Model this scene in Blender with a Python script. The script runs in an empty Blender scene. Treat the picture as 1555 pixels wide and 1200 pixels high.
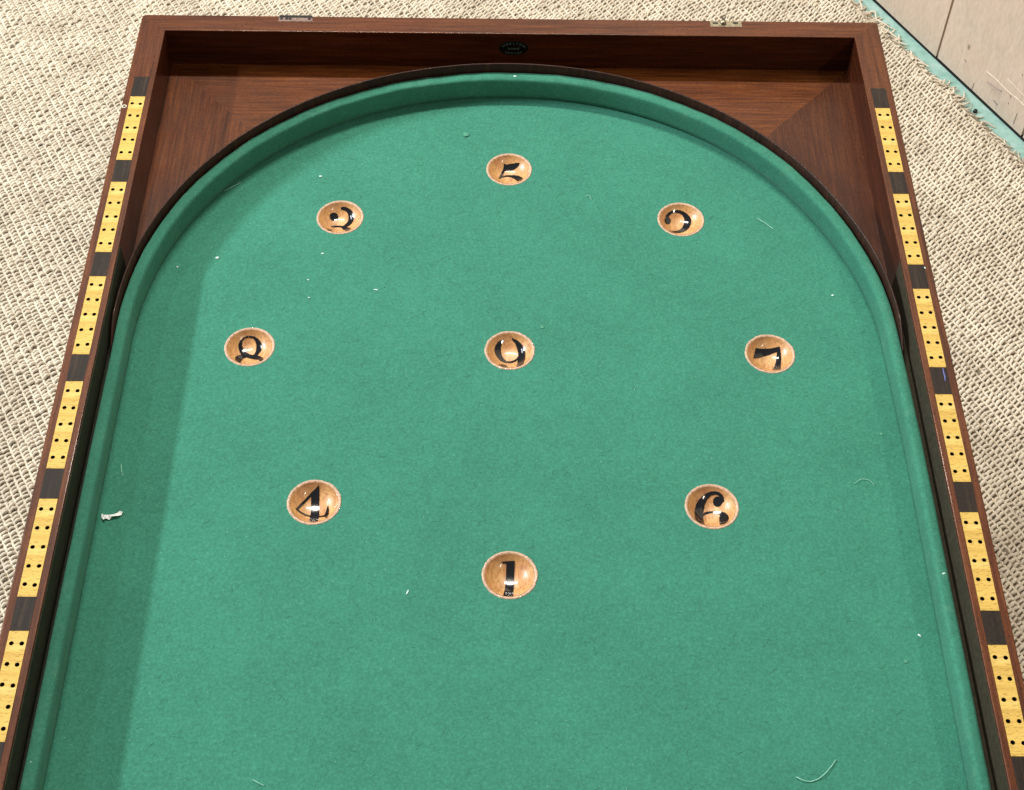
import bpy, bmesh, math, random
import numpy as np
from mathutils import Vector, Matrix
from mathutils.geometry import delaunay_2d_cdt
random.seed(7); rng = np.random.default_rng(7)
scene = bpy.context.scene
COL = scene.collection

# ------------------------------------------------------------------ camera
def cam_matrix(px, rl, yw):
    return Matrix.Rotation(yw, 4, 'Z') @ Matrix.Rotation(px, 4, 'X') @ Matrix.Rotation(rl, 4, 'Z')
cd = bpy.data.cameras.new('camera'); cam = bpy.data.objects.new('camera', cd); COL.objects.link(cam)
cam.matrix_world = Matrix.Translation((-0.00749467, -0.695041610, 0.846076893)) @ cam_matrix(0.659414172, 0.020006447, -0.0144669174)
cd.sensor_fit = 'HORIZONTAL'; cd.sensor_width = 36.0; cd.lens = 36.0 * 2352.6561 / 1555.0
cd.clip_start = 0.02; cd.clip_end = 60
scene.camera = cam

# ------------------------------------------------------------------ world, lamps, exposure
w = bpy.data.worlds.new('World'); scene.world = w; w.use_nodes = True
bg = w.node_tree.nodes['Background']; bg.inputs[0].default_value = (1.0, 0.97, 0.94, 1); bg.inputs[1].default_value = 0.21
def lamp(name, loc, target, sx, sy, watts, col):
    ld = bpy.data.lights.new(name, 'AREA'); ld.shape = 'RECTANGLE'; ld.size = sx; ld.size_y = sy
    ld.energy = watts; ld.color = col
    o = bpy.data.objects.new(name, ld); COL.objects.link(o); o.location = loc
    z = (Vector(loc) - Vector(target)).normalized()
    y = Vector((0, 1, 0)); y = (y - z * y.dot(z)).normalized(); x = y.cross(z)
    o.matrix_world = Matrix.Translation(loc) @ Matrix((x, y, z)).transposed().to_4x4()
    return o
lamp('ceiling_tube_far_left', (-3.40, 0.75, 1.95), (0, 0, 0), 0.12, 1.2, 182, (0.91, 0.97, 1.0))
lamp('ceiling_tube_left', (-2.14, 0.85, 1.95), (0, 0, 0), 0.08, 1.0, 13, (0.95, 0.98, 1.0))
lamp('ceiling_tube_behind', (-0.15, 1.16, 1.95), (0, 0, 0), 0.9, 0.07, 50, (1.0, 0.93, 0.82))
lamp('ceiling_tube_right', (1.64, -1.45, 1.95), (0, 0, 0), 0.07, 0.6, 19, (1.0, 0.86, 0.68))
vs = scene.view_settings
vs.view_transform = 'Standard'; vs.look = 'None'; vs.gamma = 1; vs.exposure = 0.0; vs.use_curve_mapping = False
scene.render.engine = 'CYCLES'

# ------------------------------------------------------------------ materials
def new_mat(name):
    m = bpy.data.materials.new(name); m.use_nodes = True
    nt = m.node_tree; b = nt.nodes['Principled BSDF']
    return m, nt, b
def N(nt, t, **k):
    n = nt.nodes.new(t)
    for a, v in k.items():
        if hasattr(n, a): setattr(n, a, v)
        else: n.inputs[a].default_value = v
    return n
def coords(nt, scale, kind='Object', rot=(0, 0, 0)):
    t = N(nt, 'ShaderNodeTexCoord'); mp = N(nt, 'ShaderNodeMapping')
    mp.inputs['Scale'].default_value = scale; mp.inputs['Rotation'].default_value = rot
    nt.links.new(t.outputs[kind], mp.inputs['Vector']); return mp.outputs[0]
def noise(nt, vec, scale, detail=3, rough=.55, dist=0):
    n = N(nt, 'ShaderNodeTexNoise'); n.inputs['Scale'].default_value = scale; n.inputs['Detail'].default_value = detail
    n.inputs['Roughness'].default_value = rough; n.inputs['Distortion'].default_value = dist
    if vec is not None: nt.links.new(vec, n.inputs['Vector'])
    return n.outputs['Fac']
def ramp(nt, fac, stops):
    r = N(nt, 'ShaderNodeValToRGB'); e = r.color_ramp.elements
    while len(e) > 1: e.remove(e[-1])
    e[0].position = stops[0][0]; e[0].color = (*stops[0][1], 1)
    for p, c in stops[1:]:
        x = e.new(p); x.color = (*c, 1)
    nt.links.new(fac, r.inputs[0]); return r.outputs[0]
def mix(nt, fac, a, b, mode='MIX'):
    n = N(nt, 'ShaderNodeMix'); n.data_type = 'RGBA'; n.blend_type = mode
    for s, v in ((n.inputs[0], fac), (n.inputs[6], a), (n.inputs[7], b)):
        if isinstance(v, (float, int)): s.default_value = v
        elif isinstance(v, tuple): s.default_value = (*v, 1)
        else: nt.links.new(v, s)
    return n.outputs[2]
def bump(nt, b, height, dist, strength=1.0):
    n = N(nt, 'ShaderNodeBump'); n.inputs['Distance'].default_value = dist; n.inputs['Strength'].default_value = strength
    nt.links.new(height, n.inputs['Height']); nt.links.new(n.outputs[0], b.inputs['Normal']); return n
def setp(b, **k):
    nm = dict(rough='Roughness', metal='Metallic', coat='Coat Weight', coatr='Coat Roughness', sheen='Sheen Weight', sheenr='Sheen Roughness', spec='Specular IOR Level')
    for a, v in k.items(): b.inputs[nm[a]].default_value = v

def wood(name, dark, mid, light, axis='y', rough=.28, coat=.5, fine=1.0, red=None, coatr=.12, pore=.8):
    m, nt, b = new_mat(name)
    st = {'y': (1, .045, 1), 'x': (.045, 1, 1), 'z': (1, 1, .06)}[axis]
    v = coords(nt, st)
    f1 = noise(nt, v, 400 * fine, 5, .7, .25)
    f2 = noise(nt, v, 60 * fine, 3, .5, .7)
    big = noise(nt, coords(nt, (1, 1, 1)), 9, 3, .55)
    c = ramp(nt, f1, [(.3, dark), (.52, mid), (.72, light)])
    c2 = ramp(nt, f2, [(.35, dark), (.65, mid)])
    c = mix(nt, .28, c, c2)
    c = mix(nt, .5, c, ramp(nt, big, [(.3, tuple(x * .7 for x in mid)), (.7, light)]), 'SOFT_LIGHT')
    po = noise(nt, coords(nt, tuple(.25 if s < .1 else s for s in st)), 1500, 2, .5)
    pm = ramp(nt, po, [(.36, (.35, .3, .28)), (.44, (1, 1, 1))])
    c = mix(nt, pore, c, pm, 'MULTIPLY')
    nt.links.new(c, b.inputs['Base Color'])
    r = N(nt, 'ShaderNodeMapRange'); r.inputs['To Min'].default_value = rough - .08; r.inputs['To Max'].default_value = rough + .16
    nt.links.new(noise(nt, coords(nt, (1, 1, 1)), 38, 4, .6), r.inputs[0]); nt.links.new(r.outputs[0], b.inputs['Roughness'])
    setp(b, coat=coat, coatr=coatr, spec=.22)
    bump(nt, b, po, .00012, .5)
    return m
MAH = ((.050, .015, .005), (.150, .050, .015), (.255, .105, .034))
m_rail_y = wood('mahogany_along', *MAH, 'y', .42, .16)
m_rail_x = wood('mahogany_across', *MAH, 'x', .42, .16)
VEN = ((.038, .010, .003), (.158, .050, .011), (.270, .112, .027)); VER = ((.035, .009, .004), (.112, .034, .010), (.190, .070, .021))
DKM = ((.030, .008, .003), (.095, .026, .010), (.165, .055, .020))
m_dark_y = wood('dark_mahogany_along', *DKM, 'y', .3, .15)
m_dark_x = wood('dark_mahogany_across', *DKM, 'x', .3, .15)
m_ven_y = wood('veneer_along', *VEN, 'y', .34, .10, coatr=.2)
m_ven_x = wood('veneer_across', *VEN, 'x', .34, .10, coatr=.2)
m_ven_r = wood('veneer_along_dark', *VER, 'y', .34, .10, coatr=.2)
m_maple = wood('boxwood_inlay', (.33, .21, .050), (.60, .425, .135), (.76, .60, .29), 'x', .42, .12, .22, pore=.5)
m_ebony = wood('ebony_inlay', (.014, .009, .006), (.034, .023, .016), (.100, .062, .036), 'y', .5, .08)
m_strip = wood('ebonised_strip', (.018, .005, .003), (.055, .018, .009), (.10, .042, .020), 'z', .5, .05)
m_table = wood('dark_table_wood', *MAH, 'y', .5, .1)

def felt(name, base, amt=1.0, wear=False):
    m, nt, b = new_mat(name)
    v = coords(nt, (1, 1, 1))
    n1 = noise(nt, v, 480, 4, .8); n2 = noise(nt, v, 2300, 2, .6); n3 = noise(nt, v, 14, 4, .55); n4 = noise(nt, v, 120, 3, .6)
    c = ramp(nt, n1, [(.34, tuple(x * .45 for x in base)), (.5, base), (.66, tuple(min(1, x * 1.65 + .02) for x in base))])
    c = mix(nt, .32 * amt, c, ramp(nt, n2, [(.3, tuple(x * .55 for x in base)), (.7, tuple(x * 1.6 + .02 for x in base))]))
    c = mix(nt, .5, c, ramp(nt, n3, [(.3, tuple(x * .82 for x in base)), (.7, tuple(x * 1.2 for x in base))]))
    if wear:
        n5 = noise(nt, v, 70, 5, .7)
        c = mix(nt, ramp(nt, n5, [(.56, (0, 0, 0)), (.72, (.4, .4, .4))]), c, (.11, .27, .18))
    c = mix(nt, .18, c, ramp(nt, n4, [(.35, tuple(x * .75 for x in base)), (.68, tuple(x * 1.3 for x in base))]))
    sp = noise(nt, v, 900, 1, .5)
    c = mix(nt, ramp(nt, sp, [(.74, (0, 0, 0)), (.80, (.45, .45, .45))]), c, (.30, .52, .40))
    nt.links.new(c, b.inputs['Base Color']); setp(b, rough=.95, spec=.15, sheen=.12, sheenr=.5)
    b.inputs['Sheen Tint'].default_value = (.5, .85, .7, 1)
    bump(nt, b, n1, .0006, .55)
    return m
m_felt = felt('green_baize', (.037, .189, .130))
m_cush = felt('green_baize_cushion', (.037, .180, .121), 1.2, True)
def plain(name, col, rough=.5, metal=0, coat=0, var=.25, sc=300, spec=.5):
    m, nt, b = new_mat(name)
    f = noise(nt, coords(nt, (1, 1, 1)), sc, 4, .6)
    c = ramp(nt, f, [(.3, tuple(x * (1 - var) for x in col)), (.7, tuple(min(1, x * (1 + var)) for x in col))])
    nt.links.new(c, b.inputs['Base Color']); setp(b, rough=rough, metal=metal, coat=coat, spec=spec); return m
m_line_l = plain('dark_green_lining', (.026, .029, .018), .85, spec=.15)
m_line_r = plain('dark_brown_lining', (.040, .034, .022), .85, spec=.15)
m_black = plain('peg_hole_dark', (.01, .006, .004), .8)
m_numeral = plain('black_gloss_paint', (.006, .006, .008), .12, 0, .6, .1)
m_brass = plain('tarnished_brass', (.30, .27, .19), .38, .85, 0, .35, 400)
m_brassd = plain('dark_hinge_plate', (.20, .14, .12), .45, .6, 0, .4, 500)
m_screw = plain('near_black', (.01, .01, .01), .6, .3)  # plain near-black for screw holes, slots, hinge barrel and pebble
m_white = plain('white_paper', (.85, .93, .90), .8)
m_lint = plain('white_lint', (.62, .82, .74), .9)
m_hair = plain('pale_hair', (.28, .58, .45), .7)
m_nap = plain('nap_fibre', (.075, .27, .185), .95)
m_fuzz = plain('pale_fluff', (.075, .27, .18), 1.0)
m_badge = plain('black_badge', (.003, .007, .005), .6, spec=.1)
m_badget = plain('badge_lettering', (.11, .16, .13), .5)
m_blue = plain('blue_smear', (.09, .10, .30), .5)
def cupwood():
    m, nt, b = new_mat('turned_boxwood')
    oi = N(nt, 'ShaderNodeObjectInfo'); cr = N(nt, 'ShaderNodeVectorMath'); cr.operation = 'SCALE'
    t = N(nt, 'ShaderNodeTexCoord'); ad = N(nt, 'ShaderNodeVectorMath'); ad.operation = 'ADD'
    nt.links.new(t.outputs['Object'], ad.inputs[0]); nt.links.new(oi.outputs['Location'], ad.inputs[1])
    mp = N(nt, 'ShaderNodeMapping'); mp.inputs['Scale'].default_value = (1, .3, 1.4); nt.links.new(ad.outputs[0], mp.inputs[0])
    f = noise(nt, mp.outputs[0], 330, 5, .6, 2.2); g = noise(nt, ad.outputs[0], 90, 3, .6)
    c = ramp(nt, f, [(.32, (.20, .080, .028)), (.5, (.50, .255, .095)), (.66, (.68, .41, .17))])
    c = mix(nt, .4, c, ramp(nt, g, [(.3, (.50, .20, .09)), (.7, (.68, .42, .15))]))
    nt.links.new(c, b.inputs['Base Color']); setp(b, rough=.40, coat=.32, coatr=.09); bump(nt, b, f, .0002, .35); return m
m_cup = cupwood()
m_rim = plain('worn_cup_rim', (.50, .32, .22), .6, 0, .05, .36, 520)
def sisal(name, a, bb):
    m, nt, b = new_mat(name)
    v = coords(nt, (1, 1, 1))
    f = noise(nt, v, 420, 4, .7); g = noise(nt, v, 18, 3, .5); h = noise(nt, v, 1500, 2, .6)
    c = ramp(nt, f, [(.3, a), (.65, bb)])
    c = mix(nt, .45, c, ramp(nt, g, [(.32, tuple(x * .8 for x in a)), (.7, bb)]))
    c = mix(nt, .25, c, ramp(nt, h, [(.35, tuple(x * .5 for x in a)), (.6, bb)]))
    nt.links.new(c, b.inputs['Base Color']); setp(b, rough=.85, spec=.25, sheen=.15); bump(nt, b, h, .0003, .6); return m
m_sisal = sisal('natural_sisal', (.46, .385, .28), (.82, .745, .615))
m_sisal_base = sisal('sisal_backing', (.13, .105, .075), (.25, .21, .155))
def teal():
    m, nt, b = new_mat('teal_floor_paint')
    v = coords(nt, (1, 1, 1)); f = noise(nt, v, 60, 5, .65); g = noise(nt, v, 400, 3, .6)
    c = ramp(nt, f, [(.3, (.17, .33, .30)), (.5, (.25, .43, .395)), (.72, (.34, .50, .47))])
    c = mix(nt, ramp(nt, g, [(.64, (0, 0, 0)), (.72, (.7, .7, .7))]), c, (.30, .36, .28))
    nt.links.new(c, b.inputs['Base Color']); setp(b, rough=.55); bump(nt, b, f, .001, .3); return m
m_teal = teal()
def plankmat():
    m, nt, b = new_mat('limed_plank')
    oi = N(nt, 'ShaderNodeObjectInfo')
    t = N(nt, 'ShaderNodeTexCoord'); off = N(nt, 'ShaderNodeVectorMath'); off.operation = 'SCALE'; off.inputs['Scale'].default_value = 7
    cb = N(nt, 'ShaderNodeCombineXYZ'); nt.links.new(oi.outputs['Random'], cb.inputs[0]); nt.links.new(oi.outputs['Random'], cb.inputs[2])
    nt.links.new(cb.outputs[0], off.inputs[0])
    ad = N(nt, 'ShaderNodeVectorMath'); ad.operation = 'ADD'; nt.links.new(t.outputs['Object'], ad.inputs[0]); nt.links.new(off.outputs[0], ad.inputs[1])
    mp = N(nt, 'ShaderNodeMapping'); mp.inputs['Scale'].default_value = (1, 1, .28); nt.links.new(ad.outputs[0], mp.inputs[0])
    f = noise(nt, mp.outputs[0], 60, 5, .6, 1.5); g = noise(nt, ad.outputs[0], 12, 4, .55); s = noise(nt, mp.outputs[0], 320, 4, .6)
    c = ramp(nt, f, [(.3, (.47, .365, .28)), (.52, (.57, .46, .37)), (.72, (.66, .56, .475))])
    c = mix(nt, .5, c, ramp(nt, g, [(.3, (.47, .41, .34)), (.5, (.60, .47, .385)), (.7, (.68, .53, .46))]))
    c = mix(nt, .22, c, ramp(nt, s, [(.35, (.46, .37, .29)), (.6, (.76, .67, .58))]))
    vo = N(nt, 'ShaderNodeTexVoronoi'); vo.inputs['Scale'].default_value = 26
    mp2 = N(nt, 'ShaderNodeMapping'); mp2.inputs['Scale'].default_value = (1, 1, .6); nt.links.new(ad.outputs[0], mp2.inputs[0]); nt.links.new(mp2.outputs[0], vo.inputs['Vector'])
    c = mix(nt, ramp(nt, vo.outputs['Distance'], [(.0, (.9, .9, .9)), (.09, (0, 0, 0))]), c, (.10, .07, .05))
    tone = ramp(nt, oi.outputs['Random'], [(0, (.92, .90, .86)), (1, (1.0, .97, .96))])
    c = mix(nt, 1.0, c, tone, 'MULTIPLY')
    nt.links.new(c, b.inputs['Base Color']); setp(b, rough=.8, spec=.25); bump(nt, b, s, .0008, .5); return m
m_plank = plankmat()
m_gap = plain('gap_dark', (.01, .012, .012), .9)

# ------------------------------------------------------------------ mesh helpers
def link_mesh(name, verts, faces, mat, parent=None, smooth=False, loc=None, label=None):
    me = bpy.data.meshes.new(name); me.from_pydata([tuple(v) for v in verts], [], faces); me.update()
    if smooth: me.polygons.foreach_set('use_smooth', [True] * len(me.polygons))
    if mat: me.materials.append(mat)
    o = bpy.data.objects.new(name, me); COL.objects.link(o)
    if parent: o.parent = parent
    if loc: o.location = loc
    if label: o['label'] = label
    return o
def tag(o, label, cat, group=None):
    o['label'] = label; o['category'] = cat
    if group: o['group'] = group
    return o
def recalc(o):
    bm = bmesh.new(); bm.from_mesh(o.data); bmesh.ops.recalc_face_normals(bm, faces=bm.faces); bm.to_mesh(o.data); bm.free()
def bm_obj(name, bm, mat, parent=None, loc=None, smooth=False):
    bmesh.ops.recalc_face_normals(bm, faces=bm.faces)
    me = bpy.data.meshes.new(name); bm.to_mesh(me); bm.free()
    if smooth: me.polygons.foreach_set('use_smooth', [True] * len(me.polygons))
    if mat: me.materials.append(mat)
    o = bpy.data.objects.new(name, me); COL.objects.link(o)
    if parent: o.parent = parent
    if loc: o.location = loc
    return o
def bm_box(bm, x0, x1, y0, y1, z0, z1, bev=0):
    vs_ = [bm.verts.new(p) for p in ((x0,y0,z0),(x1,y0,z0),(x1,y1,z0),(x0,y1,z0),(x0,y0,z1),(x1,y0,z1),(x1,y1,z1),(x0,y1,z1))]
    fs = [bm.faces.new([vs_[i] for i in f]) for f in ((3,2,1,0),(4,5,6,7),(0,1,5,4),(1,2,6,5),(2,3,7,6),(3,0,4,7))]
    if bev:
        es = list({e for f in fs for e in f.edges})
        bmesh.ops.bevel(bm, geom=es, offset=bev, segments=2, affect='EDGES', profile=.6)
def box(name, x0, x1, y0, y1, z0, z1, mat, parent=None, bev=0):
    bm = bmesh.new(); bm_box(bm, x0, x1, y0, y1, z0, z1, bev); return bm_obj(name, bm, mat, parent)
def poly_with_holes(name, outer, holes, z, mat, parent=None, wall=None, wallmat=None):
    """flat sheet with round holes; wall = depth of tube walls dropped from every hole"""
    pts = [Vector(p) for p in outer]; edges = [(i, (i + 1) % len(outer)) for i in range(len(outer))]
    rings = []
    for (cx, cy, r, n) in holes:
        s = len(pts)
        pts += [Vector((cx + r * math.cos(2 * math.pi * k / n), cy + r * math.sin(2 * math.pi * k / n))) for k in range(n)]
        edges += [(s + k, s + (k + 1) % n) for k in range(n)]; rings.append((s, n))
    v, e, f, ov, oe, of = delaunay_2d_cdt(pts, edges, [], 0, 1e-7)
    keep = []
    for fc in f:
        c = sum((v[i] for i in fc), Vector((0, 0))) / len(fc)
        if any((c.x - h[0]) ** 2 + (c.y - h[1]) ** 2 < (h[2] * .98) ** 2 for h in holes): continue
        # inside outer?
        ins = False; j = len(outer) - 1
        for i in range(len(outer)):
            xi, yi = outer[i]; xj, yj = outer[j]
            if (yi > c.y) != (yj > c.y) and c.x < (xj - xi) * (c.y - yi) / (yj - yi) + xi: ins = not ins
            j = i
        if ins: keep.append(list(fc))
    verts = [(p.x, p.y, z) for p in v]
    if wall:
        for (cx, cy, r, n) in holes:
            s = len(verts)
            for zz in (z, z - wall):
                verts += [(cx + r * math.cos(2 * math.pi * k / n), cy + r * math.sin(2 * math.pi * k / n), zz) for k in range(n)]
            keep += [[s + k, s + (k + 1) % n, s + n + (k + 1) % n, s + n + k] for k in range(n)]
    o = link_mesh(name, verts, keep, mat, parent)
    if wall and wallmat:
        o.data.materials.append(wallmat); nw = sum(h[3] for h in holes)
        for pf in list(o.data.polygons)[-nw:]: pf.material_index = 1
    bm = bmesh.new(); bm.from_mesh(o.data); bmesh.ops.remove_doubles(bm, verts=bm.verts, dist=1e-6); bmesh.ops.recalc_face_normals(bm, faces=bm.faces)
    tops = [fa for fa in bm.faces if abs(fa.normal.z) > .9]
    if tops and sum(fa.normal.z for fa in tops) < 0: bmesh.ops.reverse_faces(bm, faces=bm.faces)
    bm.to_mesh(o.data); bm.free(); return o
def lathe(name, prof, n, mat, parent=None, loc=None):
    verts = []; faces = []; rows = []
    for r, z in prof:
        if r < 1e-6: rows.append([len(verts)] * n); verts.append((0, 0, z))
        else:
            rows.append(list(range(len(verts), len(verts) + n)))
            verts += [(r * math.cos(2 * math.pi * k / n), r * math.sin(2 * math.pi * k / n), z) for k in range(n)]
    for a, b in zip(rows, rows[1:]):
        for k in range(n):
            q = [a[k], a[(k + 1) % n], b[(k + 1) % n], b[k]]
            q2 = []
            for i in q:
                if i not in q2: q2.append(i)
            if len(q2) > 2: faces.append(q2)
    o = link_mesh(name, verts, faces, mat, parent, True, loc)
    bm = bmesh.new(); bm.from_mesh(o.data); bmesh.ops.recalc_face_normals(bm, faces=bm.faces)
    if sum(f.normal.z * f.calc_area() for f in bm.faces) < 0: bmesh.ops.reverse_faces(bm, faces=bm.faces)
    bm.to_mesh(o.data); bm.free(); return o
def tubes(name, paths, radii, sides, mat, parent=None, flat=1.0):
    """many tubes at once. paths: (n,k,3) numpy, radii: (n,k)"""
    n, k, _ = paths.shape
    tan = np.gradient(paths, axis=1); tan /= np.linalg.norm(tan, axis=2, keepdims=True) + 1e-12
    up = np.array([0, 0, 1.0]); side = np.cross(tan, up); side /= np.linalg.norm(side, axis=2, keepdims=True) + 1e-9
    nor = np.cross(side, tan)
    ang = np.arange(sides) * 2 * np.pi / sides
    V = paths[:, :, None, :] + radii[:, :, None, None] * (np.cos(ang)[None, None, :, None] * side[:, :, None, :] + flat * np.sin(ang)[None, None, :, None] * nor[:, :, None, :])
    V = V.reshape(-1, 3)
    i = np.arange(n)[:, None, None]; j = np.arange(k - 1)[None, :, None]; s = np.arange(sides)[None, None, :]; s2 = (s + 1) % sides
    base = (i * k + j) * sides; nxt = base + sides
    F = np.stack([base + s, nxt + s, nxt + s2, base + s2], -1).reshape(-1, 4)
    me = bpy.data.meshes.new(name); me.vertices.add(len(V)); me.vertices.foreach_set('co', V.ravel().astype(np.float32))
    me.loops.add(F.size); me.loops.foreach_set('vertex_index', F.ravel().astype(np.int32))
    me.polygons.add(len(F)); me.polygons.foreach_set('loop_start', np.arange(0, F.size, 4, dtype=np.int32))
    me.polygons.foreach_set('use_smooth', np.ones(len(F), dtype=bool))
    me.update(calc_edges=True); me.materials.append(mat)
    o = bpy.data.objects.new(name, me); COL.objects.link(o)
    if parent: o.parent = parent
    return o

# ------------------------------------------------------------------ setting: painted floor, plank wall, rug
ZF = -0.457
WA = np.array((0.48662, 0.98618)); WD = np.array((0.47833, -0.87818)); WN = np.array((-0.87818, -0.47833))
def wpt(s, t, z): p = WA + WD * s + WN * t; return (p[0], p[1], z)
fl = link_mesh('floor', [(-6, -6, ZF), (6, -6, ZF), (6, 6, ZF), (-6, 6, ZF)], [(0, 1, 2, 3)], m_teal); fl['kind'] = 'structure'
wall = bpy.data.objects.new('plank_wall', None); COL.objects.link(wall)
wall.location = wpt(0, 0, ZF); wall.rotation_euler = (0, 0, math.atan2(WD[1], WD[0]))
tag(wall, 'pale limed wall of wide vertical planks rising from the teal painted floor', 'wall')
# local frame of the wall: x along it, y pointing away from the room
joints = [-1.05, -.885, -.71, -.54, -.375, -.205, -.035, .1355, .3030, .470, .645, .815]
for a, b_ in zip(joints, joints[1:]):
    bm = bmesh.new(); bm_box(bm, a + .0015, b_ - .0015, 0.0, .018, .0032, 1.6, .0009)
    for v in bm.verts: # slightly ragged saw-cut foot and edges
        if v.co.z < .05: v.co.z += random.uniform(-.0008, .0008)
    pk = bm_obj('plank', bm, m_plank, wall)
sg = box('gap_shade_strip', joints[0], joints[-1], -.0010, .0184, .0, .0006, m_gap, wall)  # dark strip laid on the floor as painted shade of the wall-foot crack
bk = box('backing_board', joints[0], joints[-1], .0185, .024, .0, 1.6, m_gap, wall)
# pale scratch and dark nicks on the plank right of the open seam
def wall_mark(name, pts, r, mat):
    p = np.array(pts, float)[None]; return tubes(name, p, np.full(p.shape[:2], r), 5, mat, wall, .3)
m_scr = plain('pale_scratch', (.80, .72, .64), .8); m_nick = plain('dark_nick', (.05, .035, .03), .9); m_smu = plain('grey_smudge', (.30, .24, .21), .9)
def wm(nm, pts, r_, m_):
    o = wall_mark(nm, [(x, -.0001, z) for x, z in pts], r_, m_)
wm('scratch', [(.2196, .0438), (.237, .0446), (.26, .0432), (.2779, .0446), (.2904, .0439)], .0005, m_scr)
wm('scratch', [(.2541, .0575), (.273, .0564), (.2855, .0557)], .0003, m_scr)
wm('smudge', [(.2267, .0323), (.232, .0332), (.2386, .0341), (.2514, .0366)], .0022, m_smu)
for q_ in ([(.2445, .0164), (.2529, .0144)], [(.266, .0406), (.2692, .0388)], [(.2668, .0296), (.2684, .0287)], [(.2851, .0271), (.2849, .0098)], [(.2729, .0799), (.2742, .0769)], [(.181, .0338), (.1856, .032)], [(.2069, .0148), (.2067, .0035)]):
    wm('nick', q_, .0006, m_nick)

rug = bpy.data.objects.new('rug', None); COL.objects.link(rug); rug.location = (0, 0, ZF)
tag(rug, 'natural sisal rug in ribbed boucle weave with frayed edge, under the games board', 'rug')
zz = lambda z: z - ZF
T0 = .0285
b0 = [wpt(-1.6, T0, 0), wpt(2.2, T0, 0), wpt(2.2, 3.2, 0), wpt(-1.6, 3.2, 0)]
rb = link_mesh('backing', [(p[0], p[1], h) for h in (.0005, .0026) for p in b0], [(3,2,1,0),(4,5,6,7),(0,1,5,4),(1,2,6,5),(2,3,7,6),(3,0,4,7)], m_sisal_base, rug)
# beyond the modelled loops the same weave goes on as a relief in the material
m, nt, b = new_mat('sisal_weave_relief'); ang = math.atan2(WD[1], WD[0])
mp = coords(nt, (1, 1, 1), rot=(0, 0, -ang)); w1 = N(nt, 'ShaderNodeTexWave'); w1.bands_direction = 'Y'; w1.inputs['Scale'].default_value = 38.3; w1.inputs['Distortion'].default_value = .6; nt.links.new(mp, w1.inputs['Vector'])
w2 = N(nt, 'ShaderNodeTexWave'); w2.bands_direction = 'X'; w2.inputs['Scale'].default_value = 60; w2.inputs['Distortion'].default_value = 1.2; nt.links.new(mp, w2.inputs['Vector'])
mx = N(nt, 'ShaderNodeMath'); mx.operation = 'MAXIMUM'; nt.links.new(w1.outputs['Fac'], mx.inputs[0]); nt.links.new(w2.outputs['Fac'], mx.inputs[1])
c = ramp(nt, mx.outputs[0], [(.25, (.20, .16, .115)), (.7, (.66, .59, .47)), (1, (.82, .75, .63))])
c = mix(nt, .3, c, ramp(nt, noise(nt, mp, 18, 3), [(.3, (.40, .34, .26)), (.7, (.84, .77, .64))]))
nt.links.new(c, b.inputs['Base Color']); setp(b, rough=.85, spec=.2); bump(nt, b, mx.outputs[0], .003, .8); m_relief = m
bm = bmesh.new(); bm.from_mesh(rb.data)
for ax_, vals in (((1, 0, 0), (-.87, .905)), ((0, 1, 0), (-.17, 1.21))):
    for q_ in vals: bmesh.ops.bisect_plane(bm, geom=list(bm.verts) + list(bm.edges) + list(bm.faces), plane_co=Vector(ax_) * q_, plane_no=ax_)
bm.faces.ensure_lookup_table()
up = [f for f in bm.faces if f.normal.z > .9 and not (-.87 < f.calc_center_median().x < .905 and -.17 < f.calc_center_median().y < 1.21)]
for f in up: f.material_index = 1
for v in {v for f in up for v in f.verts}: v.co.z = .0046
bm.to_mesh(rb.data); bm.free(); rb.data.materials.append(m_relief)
PT = .0082; PS = .0052
def inside(p):
    x, y = p[..., 0], p[..., 1]
    return (x > -.86) & (x < .9) & (y > -.16) & (y < 1.2) & ~((abs(x) < .24) & (y < .62))
ti = np.arange(0, 210); sj = np.arange(-170, 330)
TI, SJ = np.meshgrid(ti, sj, indexing='ij')
wob = .0008 * np.sin(SJ * .031 + TI * .13) + .0004 * np.sin(SJ * .083 + TI * .9)
T = T0 + .006 + TI * PT + wob; S = SJ * PS + rng.normal(0, .00028, TI.shape) + rng.uniform(0, PS, (len(ti), 1)) + .0012 * np.sin(SJ * .11 + TI)
P2 = WA + S[..., None] * WD + T[..., None] * WN
msk = inside(P2).ravel()
T = T.ravel()[msk]; S = S.ravel()[msk]; n = len(T)
u = np.linspace(0, 1, 5)[None, :]
r0 = rng.normal(1, .17, n)[:, None]; sl = rng.normal(.0010, .0005, n)[:, None]; lift = rng.normal(1, .25, n)[:, None]
tt = T[:, None] + .0003 + (u) * .0078 + rng.normal(0, .0003, (n, 1))
ss = S[:, None] + sl * (u - .5) * 2 + rng.normal(0, .0002, (n, 5))
hz = .0032 + .0034 * np.sin(np.pi * np.clip(u, 0, 1)) ** .7 * lift - .0004
XY = WA + ss[..., None] * WD + tt[..., None] * WN
path = np.concatenate([XY, np.broadcast_to(hz, (n, 5))[..., None]], -1)
rad = .00180 * r0 * np.array([.85, 1.0, 1.08, 1.0, .85])[None, :]
tubes('loop_weave', path, rad, 5, m_sisal, rug)['kind'] = 'stuff'
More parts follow.
